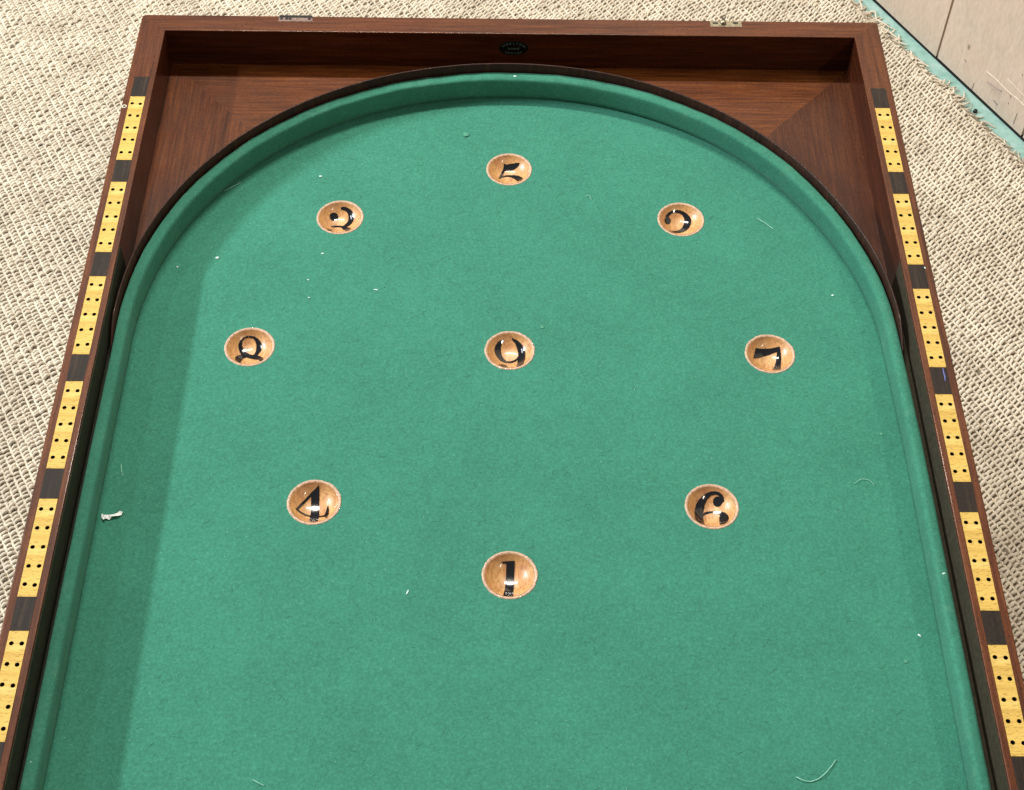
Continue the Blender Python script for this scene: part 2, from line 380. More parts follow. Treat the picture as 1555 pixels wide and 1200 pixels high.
# thick cords lying in the valleys between the loop rows, cut in short runs where they are needed
K = 13; seg = .0026
ti = np.arange(0, 210); sj = np.arange(-24, 44)
TI, SJ = np.meshgrid(ti, sj, indexing='ij')
S0 = SJ * (K - 1) * seg
P2 = WA + S0[..., None] * WD + (T0 + .006 + TI * PT)[..., None] * WN
msk = inside(P2).ravel(); TI = TI.ravel()[msk]; S0 = S0.ravel()[msk]; n = len(TI)
u = np.arange(K)[None, :] * seg; ss = S0[:, None] + u; sjv = ss / PS
tt = T0 + .006 + TI[:, None] * PT + .0008 * np.sin(sjv * .031 + TI[:, None] * .13) + .0004 * np.sin(sjv * .083 + TI[:, None] * .9) + rng.normal(0, .00018, (n, K)) - .0002
XY = WA + ss[..., None] * WD + tt[..., None] * WN
hz = .0043 + .0012 * np.sin(ss / .0052 * 2 * np.pi + TI[:, None] * 2.1) + rng.normal(0, .00025, (n, K))
hz[:, -1] = .0043; hz[:, 0] = .0043
path = np.concatenate([XY, hz[..., None]], -1)
rad = .00160 * (1 + .25 * np.sin(ss / .0052 * 2 * np.pi + TI[:, None]))
tubes('rib_cord', path, rad, 6, m_sisal, rug)['kind'] = 'stuff'
# frayed edge
nf = 1000
s = rng.uniform(-.35, 1.35, nf); t = T0 + rng.uniform(.004, .014, nf)
L = rng.uniform(.012, .019, nf) * (1 + .25 * np.sin(s * 37)); k = 7; u = np.linspace(0, 1, k)[None, :]
dr = rng.normal(.03, .22, nf)[:, None]; curl = rng.normal(0, .0045, nf)[:, None]
ss = s[:, None] + dr * L[:, None] * u + curl * np.sin(u * np.pi * rng.uniform(.8, 1.8, (nf, 1)))
tt = t[:, None] - L[:, None] * u
hz = np.clip(.0058 - .0048 * u + .0015 * np.sin(u * 5 + rng.uniform(0, 6, (nf, 1))), .0009, 1)
XY = WA + ss[..., None] * WD + tt[..., None] * WN
rad = np.broadcast_to(.0015 * rng.uniform(.6, 1.35, nf)[:, None] * (1 - .45 * u), (nf, k))
tubes('fringe', np.concatenate([XY, hz[..., None]], -1), rad, 5, m_sisal, rug)['kind'] = 'stuff'
# stray loose fibres standing off the weave
nf = 700
X = rng.uniform(-.8, .7, nf); Y = rng.uniform(-.1, 1.1, nf); a = rng.uniform(0, 2 * np.pi, nf); L = rng.uniform(.004, .016, nf)
u = np.linspace(-.5, .5, 6)[None, :]
px = X[:, None] + np.cos(a)[:, None] * L[:, None] * u; py = Y[:, None] + np.sin(a)[:, None] * L[:, None] * u
px = px + rng.normal(0, .0012, (nf, 1)) * np.sin(u * 5); pz = np.broadcast_to(.0082 + .001 * np.cos(u * 6), px.shape)
tubes('loose_fibre', np.stack([px, py, pz], -1), np.full(px.shape, .00028), 4, m_sisal, rug)['kind'] = 'stuff'
# dark bead of dirt on the teal paint
bm = bmesh.new(); bmesh.ops.create_icosphere(bm, subdivisions=2, radius=.0028)
for v in bm.verts: v.co += v.co * random.uniform(-.2, .25)
pb = bm_obj('pebble', bm, m_screw, loc=(.5835, .7665, ZF + .0022)); tag(pb, 'tiny black pebble on the teal floor strip between rug fringe and plank wall', 'pebble')

# hidden support
tb = bpy.data.objects.new('low_table', None); COL.objects.link(tb); tb.location = (0, -.15, ZF)
tag(tb, 'plain dark low table carrying the games board above the rug', 'table')
for (x0, x1, y0, y1, z0, z1, nm) in ((-.26, .26, -.44, .42, .385, .416, 'table_top'), (-.22, -.18, -.4, -.36, .0075, .385, 'leg'), (.18, .22, -.4, -.36, .0075, .385, 'leg'), (-.22, -.18, .33, .37, .0075, .385, 'leg'), (.18, .22, .33, .37, .0075, .385, 'leg')):
    box(nm, x0, x1, y0, y1, z0, z1, m_table, tb, .002)

# ------------------------------------------------------------------ the games board
H = .0347; WO = .300; WI = .2788; Y1 = .3226; YF = -.635; YE = .3034
board = bpy.data.objects.new('bagatelle_board', None); COL.objects.link(board); board.location = (0, 0, 0)
tag(board, 'antique mahogany bagatelle board with green baize bed, rounded end and nine numbered cups', 'game board')
# base panel below everything
box('base_panel', -.2785, .2785, YF + .012, .303, -.040, -.0125, m_ven_x, board)
box('inner_packing', -.2785, -.2665, YF + .012, .0, -.0124, -.0008, m_line_r, board)
box('inner_packing', .2665, .2785, YF + .012, .0, -.0124, -.0008, m_line_r, board)
# frame: profile given as (distance from outer face, z)
def rnd(cx, cz, r, a0, a1, n=4): return [(cx + r * math.cos(math.radians(a0 + (a1 - a0) * i / n)), cz + r * math.sin(math.radians(a0 + (a1 - a0) * i / n))) for i in range(n + 1)]
WT = WO - WI
top_l = rnd(.0009, H - .0009, .0009, 180, 90); top_r = rnd(WT - .0007, H - .0007, .0007, 90, 0)
solid = [(0, -.041)] + top_l + top_r + [(WT, -.041)]
c0, c1 = WO - .2948, WO - .2830   # channel
chan = [(0, -.041)] + top_l + [(c0, H), (c0, H - .0040), (c1, H - .0040), (c1, H)] + top_r + [(WT, -.041)]
def prism(bm, prof, stA, stB):
    A = [bm.verts.new(stA(d, z)) for d, z in prof]; B = [bm.verts.new(stB(d, z)) for d, z in prof]
    n = len(prof)
    for i in range(n): bm.faces.new((A[i], A[(i + 1) % n], B[(i + 1) % n], B[i]))
    bm.faces.new(A); bm.faces.new(B)
YC = .2466
FT = WT and (Y1 - YE) / WT
CR = .0035
def corner(sx, th):
    def f(d, z):
        if d >= CR: return (sx * (WO - d), Y1 - d * FT, z)
        r = CR - d
        return (sx * (WO - CR + r * math.cos(th)), Y1 - CR * FT + r * math.sin(th), z)
    return f
for sx in (-1, 1):
    bm = bmesh.new()
    dy = -.0047 if sx > 0 else 0
    prism(bm, chan, lambda d, z: (sx * (WO - d), YF, z), lambda d, z: (sx * (WO - d), YC + dy, z))
    prism(bm, solid, lambda d, z: (sx * (WO - d), YC + dy, z), corner(sx, 0))
    prism(bm, solid, corner(sx, 0), corner(sx, math.radians(22.5)))
    prism(bm, solid, corner(sx, math.radians(22.5)), corner(sx, math.radians(45)))
    o = bm_obj('side_rail', bm, m_rail_y, board)
bm = bmesh.new()
prism(bm, solid, corner(-1, math.radians(45)), corner(-1, math.radians(67.5)))
prism(bm, solid, corner(-1, math.radians(67.5)), corner(-1, math.radians(90)))
# notch in the back edge for the missing hinge leaf, and for the catch plate: plates are let in proud by a hair
prism(bm, solid, corner(-1, math.radians(90)), corner(1, math.radians(90)))
prism(bm, solid, corner(1, math.radians(90)), corner(1, math.radians(67.5)))
prism(bm, solid, corner(1, math.radians(67.5)), corner(1, math.radians(45)))
end_rail = bm_obj('end_rail', bm, m_rail_x, board)
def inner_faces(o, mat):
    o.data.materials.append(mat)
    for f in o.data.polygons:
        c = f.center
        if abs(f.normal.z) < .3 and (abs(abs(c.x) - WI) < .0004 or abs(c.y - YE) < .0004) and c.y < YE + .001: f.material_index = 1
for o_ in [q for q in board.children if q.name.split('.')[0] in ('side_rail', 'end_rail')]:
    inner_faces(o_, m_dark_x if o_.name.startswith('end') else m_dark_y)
box('hinge_rail', -WI + .0003, WI - .0003, YF, YF + .012, -.041, H - .006, m_rail_x, board, .0008)
# corner veneers, grain turned at the mitre
arc_r = .2700
def arcpts(a0, a1, n=40): return [(arc_r * math.cos(math.radians(a0 + (a1 - a0) * i / n)), arc_r * math.sin(math.radians(a0 + (a1 - a0) * i / n))) for i in range(n + 1)]
am = 47.6
far = [(-WI, YE), (WI, YE)] + arcpts(am, 180 - am, 60)
link_mesh('corner_veneer', [(x, y, 0) for x, y in reversed(far)], [list(range(len(far)))], m_ven_x, board)
for sx in (-1, 1):
    ps = [(sx * WI, YE)] + [(sx * x, y) for x, y in arcpts(am, 0, 40)] + [(sx * WI, 0)]
    mv = m_ven_y if sx < 0 else m_ven_r
    if sx > 0: pass
    else: ps = ps[::-1]
    link_mesh('corner_veneer', [(x, y, 0) for x, y in ps[::-1]], [list(range(len(ps)))], mv, board)
# dark lining of the long sides beside the cushions
def lining(sx, y1, mat):
    bm = bmesh.new()
    bm_box(bm, min(sx * .2780, sx * .2787), max(sx * .2780, sx * .2787), YF + .0125, y1, .0002, H - .0008)
    bm_box(bm, min(sx * .2748, sx * .2779), max(sx * .2748, sx * .2779), YF + .0125, .016, .0002, .0125)
    bm_obj('side_lining', bm, mat, board)
lining(-1, .066, m_line_l); lining(1, .058, m_line_r)

# crease line of the cushion (where it meets the bed)
TH = [0, 12, 25, 45, 63, 90, 103, 115, 130, 145, 157, 166, 180]
RR = [.2640, .2635, .2628, .2650, .2648, .2642, .2652, .2668, .2684, .2690, .2684, .2672, .2660]
def rad_at(th): return float(np.interp(th, TH, RR))
rs = np.interp(np.arange(0, 181), TH, RR); ker = np.hanning(23); ker /= ker.sum()
rs = np.convolve(np.pad(rs, 11, mode='edge'), ker, 'valid')
def rad_s(th): return float(np.interp(th, np.arange(0, 181), rs))
def crease(u, y_from=YF + .0125):
    """stations along the crease, each (x,y,nx,ny) with n pointing outwards"""
    out = []
    for i in range(36):
        y = y_from + (0 - y_from) * i / 36; out.append((-.2660 - .0006 * min(1, -y * 8), y, -1, 0))
    for k in range(0, 181, 2):
        th = 180 - k; a = math.radians(th); r = rad_s(th); out.append((r * math.cos(a), r * math.sin(a), math.cos(a), math.sin(a)))
    for i in range(1, 37):
        y = 0 + (y_from) * i / 36; out.append((.2640 + .0018 * min(1, -y * 12), y, 1, 0))
    return out
def sweep(name, st, prof, mat, parent, closed=True, smooth=True, profs=None):
    verts = []; faces = []; n = len(prof)
    for k, (x, y, nx, ny) in enumerate(st):
        pr = profs(k) if profs else prof
        verts += [(x + nx * u, y + ny * u, z) for u, z in pr]
    for k in range(len(st) - 1):
        for i in range(n - (0 if closed else 1)):
            a = k * n + i; b = k * n + (i + 1) % n; faces.append((a, b, b + n, a + n))
    if closed: faces.append(tuple(range(n))); faces.append(tuple(range((len(st) - 1) * n, len(st) * n)))
    o = link_mesh(name, verts, faces, mat, parent, smooth); recalc(o); return o
st = crease(0)
cush = [(0.0024, -.0004), (.0022, .0012), (.0002, .0017), (.0000, .005), (-.0002, .010), (-.0002, .0155), (.0000, .0180), (.0005, .0192), (.0014, .0199), (.0030, .0202), (.0050, .0203), (.0075, .0202), (.0090, .0199), (.0097, .0190), (.0098, .010), (.0098, -.0004)]
def cprof(k):
    x, y, nx, ny = st[k]
    q = []
    for u_, z in cush:
        w_ = .00022 * math.sin(k * .9) + .00018 * math.sin(k * 2.3 + 1) if z > .012 else 0
        side = max(0, 1 - abs(ny) * 1.4)            # the straight runs are a little narrower
        uu = u_ * (1 - .20 * side) if u_ > .004 else u_
        q.append((uu, z + w_))
    return q
sweep('cushion', st, cush, m_cush, board, True, True, cprof)
# thin ebonised strip bent round the far end behind the cushion
sst = [(-.2655, -.022 + .0055 * i, -1, 0) for i in range(4)] + [s_ for s_ in st if s_[1] > -.0001 or False][0:0]
arc_st = []
for k in range(0, 181, 2):
    th = 180 - k; a = math.radians(th); r = rad_s(th); arc_st.append((r * math.cos(a), r * math.sin(a), math.cos(a), math.sin(a)))
full = [(-.2660, -.020, -1, 0), (-.2660, -.010, -1, 0)] + arc_st + [(.2640, -.010, 1, 0), (.2640, -.020, 1, 0)]
def sprof(k):
    x, y, nx, ny = full[k]
    hs = .0268 if y > .004 else max(.012, .0268 + (y - .004) * .45)
    hs += .0012 * max(0, ny)
    o0 = .0101; o1 = .0115
    if abs(ny) < .25: o0 -= .0018 * (1 - abs(ny) * 4); o1 -= .0018 * (1 - abs(ny) * 4)
    return [(o0, .0003), (o0, hs - .0004), (o0 + .0003, hs - .0001), ((o0 + o1) / 2, hs), (o1 - .0003, hs - .0001), (o1, hs - .0005), (o1, .0003)]
sweep('curved_strip', full, sprof(0), m_strip, board, True, True, sprof)

# ------------------------------------------------------------------ the cups and the felt bed
NUM = {
'5': ((-0.00057,0.18258),[[(-3.83,10.7),(-3.1,10.35),(-1.81,10.17),(-0.35,10.55),(1.84,10.82),(5.49,10.77),(7.85,10.28),(7.68,9.42),(6.24,8.19),(3.69,6.78),(1.51,6.05),(-0.32,6.14),(-1.78,6.0),(-3.61,5.47),(-5.41,-0.02),(-1.76,0.85),(1.52,1.0),(4.44,0.78),(7.34,-0.31),(9.5,-2.99),(10.73,-6.39),(9.47,-7.68),(6.95,-7.59),(6.06,-5.53),(4.8,-3.3),(2.62,-1.45),(0.06,-0.4),(-2.49,-0.47),(-5.4,-1.73),(-7.94,-4.13),(-7.4,-2.19),(-6.14,1.35),(-4.71,5.73),(-4.0,8.2)]]) ,
'2': ((-0.12833,0.12906),[[(-2.64,6.97),(-2.86,5.59),(-3.62,4.36),(-4.77,3.56),(-6.07,3.32),(-7.28,3.67),(-8.13,4.49),(-8.48,5.67),(-8.24,6.98),(-7.48,8.16),(-6.33,8.97),(-5.03,9.28),(-3.84,9.0),(-2.98,8.17)],[(-0.56,12.86),(0.69,13.23),(2.84,13.06),(5.02,12.15),(7.23,10.55),(8.75,8.09),(9.53,4.99),(9.19,2.27),(8.07,-0.09),(6.22,-2.12),(4.34,-3.39),(6.98,-4.93),(8.07,-6.97),(6.74,-8.13),(4.81,-8.66),(2.81,-6.42),(0.8,-3.45),(-1.0,-2.97),(-3.8,-3.27),(-5.84,-3.84),(-7.26,-3.45),(-5.28,-2.18),(-1.79,-1.83),(1.41,-2.17),(2.78,-1.46),(4.74,1.12),(5.84,3.68),(5.88,6.5),(5.24,9.06),(3.94,10.82),(1.76,11.89),(-0.02,12.07)],[(-9.74,-9.01),(-8.19,-7.9),(-5.67,-9.16),(-6.46,-11.06),(-8.49,-10.92)]]) ,
'3': ((0.12983,0.13028),[[(-6.92,4.55),(-7.21,3.22),(-7.91,1.95),(-8.88,0.98),(-9.94,0.47),(-10.87,0.54),(-11.49,1.23),(-11.66,2.4),(-11.36,3.81),(-10.66,5.1),(-9.69,6.06),(-8.64,6.5),(-7.72,6.35),(-7.11,5.65)],[(-11.25,3.9),(-10.41,6.72),(-8.68,9.37),(-6.44,11.22),(-3.14,12.54),(0.1,12.6),(2.94,11.8),(5.38,10.13),(7.41,7.71),(8.52,4.81),(7.98,1.12),(6.57,-1.95),(4.26,-4.82),(1.29,-6.65),(-1.29,-7.72),(-4.94,-8.29),(-8.91,-12.27),(-8.94,-7.8),(-5.48,-6.45),(-2.5,-5.27),(0.11,-3.75),(2.08,-0.96),(3.53,2.38),(4.05,5.4),(3.78,7.75),(2.6,9.91),(0.83,11.07),(-1.32,11.61),(-3.86,11.35),(-6.06,10.47),(-7.93,8.72),(-8.9,6.35)]]) ,
'8': ((-0.18329,0.00144),[[(-0.91,12.74),(1.63,12.46),(4.23,11.09),(6.58,8.33),(7.68,5.6),(7.36,2.47),(5.79,-0.4),(5.05,-1.98),(7.25,-3.44),(9.49,-5.94),(10.48,-10.25),(8.92,-12.27),(6.23,-6.9),(3.52,-5.98),(0.49,-4.99),(-2.86,-3.86),(-4.78,-5.45),(-5.63,-9.06),(-5.36,-12.23),(-7.56,-11.34),(-9.27,-9.37),(-10.05,-6.72),(-9.15,-3.59),(-6.67,-1.43),(-7.73,0.43),(-8.94,3.49),(-9.12,6.09),(-8.16,8.77),(-6.17,10.95),(-3.75,12.36),(-2.51,12.66),(-2.51,11.55),(-3.39,11.44),(-5.13,10.73),(-6.62,8.55),(-6.73,6.08),(-5.42,3.56),(-3.41,1.13),(-0.69,-0.86),(1.52,-1.32),(2.53,-0.62),(3.44,3.0),(3.32,6.71),(2.42,9.59),(0.91,11.36),(-1.26,11.62),(-2.26,11.59),(-2.27,12.69)]]) ,
'9': ((0.00031,0.00029),[[(-4.5,12.24),(-5.94,11.56),(-8.1,9.83),(-9.89,6.99),(-10.58,3.79),(-9.84,1.23),(-8.37,-1.46),(-5.83,-4.31),(-2.95,-5.56),(-0.07,-5.71),(2.45,-5.06),(4.61,-3.95),(5.87,-2.61),(5.86,-6.47),(4.74,-11.93),(7.04,-12.48),(9.21,-9.33),(10.51,-4.44),(10.89,0.5),(10.36,4.1),(8.92,7.5),(7.11,9.93),(4.56,12.01),(1.29,13.31),(2.39,12.26),(4.22,10.49),(5.14,8.1),(5.87,5.79),(6.42,2.86),(6.6,0.61),(4.98,-1.98),(2.81,-3.54),(0.29,-4.49),(-2.23,-4.32),(-4.4,-2.03),(-5.86,1.06),(-6.53,4.37),(-6.45,7.4),(-5.93,9.81)],[(-7.07,-9.56),(-5.1,-8.42),(-2.94,-8.88),(-1.15,-11.72),(-3.67,-12.66),(-5.82,-11.94)]]) ,
'7': ((0.18431,-0.00074),[[(-8.52,8.16),(-3.54,8.83),(1.6,9.19),(5.83,9.35),(8.04,9.38),(8.49,7.04),(8.67,4.02),(8.58,-0.26),(7.8,-4.61),(6.52,-11.21),(4.41,-10.76),(1.82,-10.62),(3.73,-6.47),(5.4,-1.45),(6.18,2.99),(6.7,5.33),(6.6,6.66),(4.32,6.47),(1.01,5.08),(-3.12,3.67),(-7.38,1.72),(-10.97,-0.15),(-9.74,3.47),(-8.98,6.39)]]) ,
'4': ((-0.12741,-0.12968),[[(2.04,14.32),(1.97,10.54),(2.24,2.01),(2.98,-5.45),(2.97,-9.58),(2.68,-12.33),(-2.57,-12.6),(-2.29,-7.87),(-2.21,-4.13),(-2.51,1.95),(-3.06,8.81),(-7.48,3.26),(-10.98,-2.72),(-11.88,-3.02),(-9.34,2.21),(-5.75,7.2),(-2.59,10.75)],[(-11.88,-3.02),(-10.98,-2.72),(-8.14,-4.32),(-4.75,-5.73),(-2.07,-6.27),(-2.0,-6.93),(-5.0,-6.51),(-8.37,-5.17)],[(2.97,-6.62),(6.35,-6.54),(7.11,-5.65),(7.82,-2.19),(8.45,1.69),(9.05,-1.68),(9.28,-6.52),(8.61,-10.72),(7.69,-9.13),(7.16,-7.66),(3.02,-7.17)]]) ,
'6': ((0.1331,-0.13061),[[(7.67,7.25),(7.37,6.04),(6.59,5.1),(5.49,4.63),(4.3,4.76),(3.25,5.47),(2.56,6.63),(2.34,7.97),(2.64,9.2),(3.41,10.09),(4.48,10.46),(5.67,10.29),(6.72,9.59),(7.44,8.52)],[(3.4,13.23),(1.08,13.27),(-1.6,12.55),(-4.33,10.98),(-7.15,8.19),(-9.22,4.74),(-10.34,0.72),(-10.76,-3.26),(-10.74,-8.1),(-9.29,-11.35),(-5.53,-12.09),(-5.6,-6.63),(-5.62,-3.38),(-3.93,-1.51),(-1.48,-0.4),(1.24,0.04),(3.87,-0.42),(5.77,-1.39),(6.31,-2.72),(5.59,-4.14),(5.33,-7.46),(4.83,-11.91),(7.36,-11.8),(9.48,-10.23),(10.63,-7.05),(10.49,-3.82),(9.03,-1.03),(6.58,0.53),(3.65,0.91),(0.64,0.91),(-2.08,0.59),(-5.15,-0.72),(-4.48,2.42),(-3.58,6.16),(-1.93,9.51),(0.45,11.69),(3.1,12.27),(5.06,11.72),(6.69,10.52),(7.64,9.05),(7.89,6.24),(8.81,7.27),(8.74,9.05),(7.63,10.96),(5.69,12.5)]]) ,
'1': ((0.00072,-0.18386),[[(-5.33,11.32),(-2.4,11.92),(0.53,12.19),(2.96,12.33),(2.9,8.69),(2.69,3.79),(2.54,-1.76),(2.27,-6.59),(1.77,-14.29),(-3.93,-14.49),(-2.79,-7.13),(-2.32,-1.8),(-2.02,3.77),(-1.79,8.72),(-1.91,11.24),(-4.02,11.18)]]) ,

}
bed_outline = [(-.2682, YF + .0125), (.2675, YF + .0125), (.2675, -.15)] + [((rad_s(t) + .0028) * math.cos(math.radians(t)), (rad_s(t) + .0028) * math.sin(math.radians(t))) for t in range(0, 181, 3)] + [(-.2682, -.15)]
holes = [(c[0], c[1], .0177, 48) for c, _ in NUM.values()]
poly_with_holes('baize_bed', bed_outline, holes, .0004, m_felt, board, .0016)
R0 = .0158; D0 = .0075
def bz(r): return -D0 * (1 - (r / R0) ** 3) if r < R0 else 0.0
bowl = [(0, bz(0))] + [(R0 * i / 22, bz(R0 * i / 22)) for i in range(1, 23)]
for num, (c, polys) in NUM.items():
    cu = lathe('cup', bowl, 56, m_cup, board, (c[0], c[1], 0.0004)); cu['label'] = 'turned boxwood cup painted with the number ' + num
    # worn, slightly irregular rim
    jag = .00030 if num in '1497' else .00010
    prof = [(.01790, -.0012), (.01778, .0000), (.0175, .00035), (.0170, .00042), (.0163, .0002), (.01578, -.0002)]
    n = 64; verts = []; faces = []
    for k in range(n):
        a = 2 * math.pi * k / n; e = random.uniform(-1, 1) * jag * (1 if random.random() < .5 else .2)
        for i, (r, z) in enumerate(prof): verts.append(((r + (e if i in (0, 1, 2) else 0)) * math.cos(a), (r + (e if i in (0, 1, 2) else 0)) * math.sin(a), z + (random.uniform(-1, 1) * jag * .25 if 0 < i < 5 else 0)))
    m_ = len(prof)
    for k in range(n):
        for i in range(m_ - 1): faces.append((k * m_ + i, ((k + 1) % n) * m_ + i, ((k + 1) % n) * m_ + i + 1, k * m_ + i + 1))
    ri = link_mesh('rim', verts, faces, m_rim, cu, True); recalc(ri)
    # painted numeral following the hollow of the bowl
    bm = bmesh.new()
    for pl in polys:
        try:
            pts = [Vector((x * .001, y * .001)) for x, y in pl]
            ar = sum(a.x * b.y - b.x * a.y for a, b in zip(pts, pts[1:] + pts[:1]))
            off = []
            for i_ in range(len(pts)):
                t_ = pts[(i_ + 1) % len(pts)] - pts[i_ - 1]
                if t_.length > 1e-9: t_.normalize()
                off.append(pts[i_] + Vector((t_.y, -t_.x)) * (.00032 if ar > 0 else -.00032))
            if num != '8': pts = off
            v, e, f, a_, b_, c_ = delaunay_2d_cdt(pts, [], [list(range(len(pts)))], 1, 1e-8)
            vv = [bm.verts.new((p.x, p.y, 0)) for p in v]
            for fc in f:
                try: bm.faces.new([vv[i] for i in fc])
                except ValueError: pass
        except Exception as ex: print('numeral', num, ex)
    for ax in ((1, 0, 0), (0, 1, 0)):
        for q in np.arange(-.0156, .0157, .0008):
            bmesh.ops.bisect_plane(bm, geom=list(bm.verts) + list(bm.edges) + list(bm.faces), plane_co=Vector(ax) * q, plane_no=ax)
    for v in bm.verts: rr_ = math.hypot(v.co.x, v.co.y); v.co.z = bz(rr_) + .00016 + .00034 * (rr_ / R0) ** 2
    bmesh.ops.recalc_face_normals(bm, faces=bm.faces)
    if sum(f.normal.z for f in bm.faces) < 0: bmesh.ops.reverse_faces(bm, faces=bm.faces)
    me = bpy.data.meshes.new('numeral'); bm.to_mesh(me); bm.free(); me.materials.append(m_numeral)
    me.polygons.foreach_set('use_smooth', [True] * len(me.polygons))
    o = bpy.data.objects.new('numeral', me); COL.objects.link(o); o.parent = cu

# ------------------------------------------------------------------ scoring inlays on both long rails
LB = .0708; DB = .0230; XA, XB = .28305, .29475
def peg_block(sx, y):
    w_ = XB - XA - .0002; x0 = -w_ / 2
    holes = []
    for fr in (.115, .31, .5, .69, .88):
        for fc in (.235, .775):
            holes.append((x0 + w_ * fc + random.uniform(-.0002, .0002), -LB * fr + random.uniform(-.0004, .0004), .00142, 16))
    e = .00012
    o = poly_with_holes('peg_block', [(x0, -LB + e), (-x0, -LB + e), (-x0, -e), (x0, -e)], holes, .0002, m_maple, board, .0037, m_black)
    o.location = (sx * (XA + XB) / 2, y, H); return o
m_maple_nt = m_maple.node_tree
for sx, y0 in ((-1, .2236), (1, .2236 - .0047)):
    for k in range(9):
        y = y0 - k * (LB + DB)
        o = peg_block(sx, y)
        # black bottoms of the ten peg holes belong to the block
        fl_ = link_mesh('hole_floor', [(-.0058, -LB, -.0036), (.0058, -LB, -.0036), (.0058, 0, -.0036), (-.0058, 0, -.0036)], [(0, 1, 2, 3)], m_black, o)
        box('ebony_block', *sorted((sx * XA, sx * XB)), y + .00008, y + DB - .00008, H - .0037, H + .00012, m_ebony, board)

# ------------------------------------------------------------------ metalwork, badge, marks
hp = bpy.data.objects.new('hinge_plate', None); COL.objects.link(hp); hp.parent = board
box('leaf', -.1887, -.1612, Y1 - .0066, Y1 - .0002, H - .001, H + .00025, m_brassd, hp, .0001)
box('barrel', -.1885, -.1615, Y1 - .0018, Y1 + .0004, H - .004, H + .0009, m_screw, hp, .0003)
for x in (-.1865, -.1822, -.1795, -.1640):
    lathe('screw_hole', [(.0013, H + .0003), (.0011, H + .0006), (.0004, H + .0004), (0, H + .0004)], 12, m_screw, hp, (x, Y1 - .0036, 0))
ct = bpy.data.objects.new('catch', None); COL.objects.link(ct); ct.parent = board
box('plate', .1627, .1885, Y1 - .0075, Y1 - .0003, H - .001, H + .0003, m_brass, ct, .00012)
box('slot', .1815, .1855, Y1 - .0040, Y1 - .0020, H + .0003, H + .0005, m_screw, ct)
box('slot', .1648, .1690, Y1 - .0042, Y1 - .0026, H + .0003, H + .0005, m_screw, ct)
lathe('stud', [(.0024, H + .0002), (.0024, H + .002), (.0017, H + .003), (0, H + .003)], 18, m_brass, ct, (.1733, Y1 - .0035, 0))
a = np.linspace(0, 2 * np.pi, 17); pth = np.stack([.1738 + .0014 * np.cos(a), np.full(17, Y1 + .0012), H + .0030 + .0018 * np.sin(a)], -1)[None]
tubes('hook_eye', pth, np.full((1, 17), .0006), 8, m_brass, ct)
# oval maker's badge on the inner face of the end rail
bm = bmesh.new(); ring = []
for k in range(40):
    a = 2 * math.pi * k / 40; ring.append((.0122 * math.cos(a), .0072 * math.sin(a)))
A = [bm.verts.new((x, 0, z)) for x, z in ring]; B = [bm.verts.new((x * .97, -.0005, z * .96)) for x, z in ring]
for k in range(40): bm.faces.new((A[k], A[(k + 1) % 40], B[(k + 1) % 40], B[k]))
bm.faces.new(B)
bd = bm_obj('badge', bm, m_badge, board, (.0026, YE - .0001, .0202)); bd['label'] = 'small oval black badge with worn grey lettering on the end rail'
bm = bmesh.new()
def glyph(cx, cz, w_, h_, rot, kind):
    R_ = Matrix.Rotation(rot, 2)
    def bar(x0, z0, x1, z1, t=.00016):
        d = Vector((x1 - x0, z1 - z0)); L_ = d.length or 1; nn = Vector((-d.y, d.x)) / L_ * t
        q = [Vector((x0, z0)) + nn, Vector((x1, z1)) + nn, Vector((x1, z1)) - nn, Vector((x0, z0)) - nn]
        q = [R_ @ p + Vector((cx, cz)) for p in q]
        bm.faces.new([bm.verts.new((p.x, -.00062, p.y)) for p in q])
    W_, H_ = w_ / 2, h_ / 2
    for s_ in {0: ((-W_, -H_, -W_, H_), (W_, -H_, W_, H_), (-W_, 0, W_, 0)), 1: ((-W_, -H_, 0, H_), (0, H_, W_, -H_)), 2: ((-W_, H_, W_, H_), (0, -H_, 0, H_)),
               3: ((-W_, -H_, -W_, H_), (-W_, H_, W_, -H_), (W_, -H_, W_, H_)), 4: ((-W_, -H_, -W_, H_), (-W_, H_, W_, H_), (W_, H_, W_, -H_), (W_, -H_, -W_, -H_))}[kind]: bar(*s_)
for i in range(9):
    a = math.radians(158 - i * 17); glyph(.0095 * math.cos(a), .0050 * math.sin(a) * 1.0 + .0001, .0011, .0016, a - math.pi / 2, (2, 0, 4, 3, 1, 2, 4, 0, 3)[i])
for i in range(5): glyph(-.0038 + i * .0019, -.0001, .0011, .0015, 0, (4, 1, 3, 0, 4)[i])
for i in range(6): 
    a = math.radians(-128 + i * 15); glyph(.0095 * math.cos(a), .0050 * math.sin(a), .0011, .0014, a + math.pi / 2, (3, 4, 3, 1, 4, 3)[i])
bm_obj('lettering', bm, m_badget, bd)
# white ring mark on left rail, blue smear and chip on right rail
a = np.linspace(0, 2 * np.pi, 15); pth = np.stack([.0015 * np.cos(a), .0015 * np.sin(a), np.full(15, 0)], -1)[None]
rg = tubes('chip_ring', pth, np.full((1, 15), .0004), 6, plain('pale_chip', (.75, .70, .58), .7), board); rg.location = (-.2976, .2120, H + .0001)
sm = np.array([(.2923, -.0400, H + .0003), (.2921, -.0440, H + .0004), (.2924, -.0475, H + .0003), (.2919, -.0515, H + .0003)])[None]
tubes('blue_smear', sm, np.array([[.0003, .0006, .0007, .0003]]), 5, m_blue, board, .3)
ch = np.array([(.2948, .0520, H + .0001), (.2952, .0505, H + .0002)])[None]
tubes('pale_chip', ch, np.array([[.0005, .0004]]), 5, m_lint, board, .4)

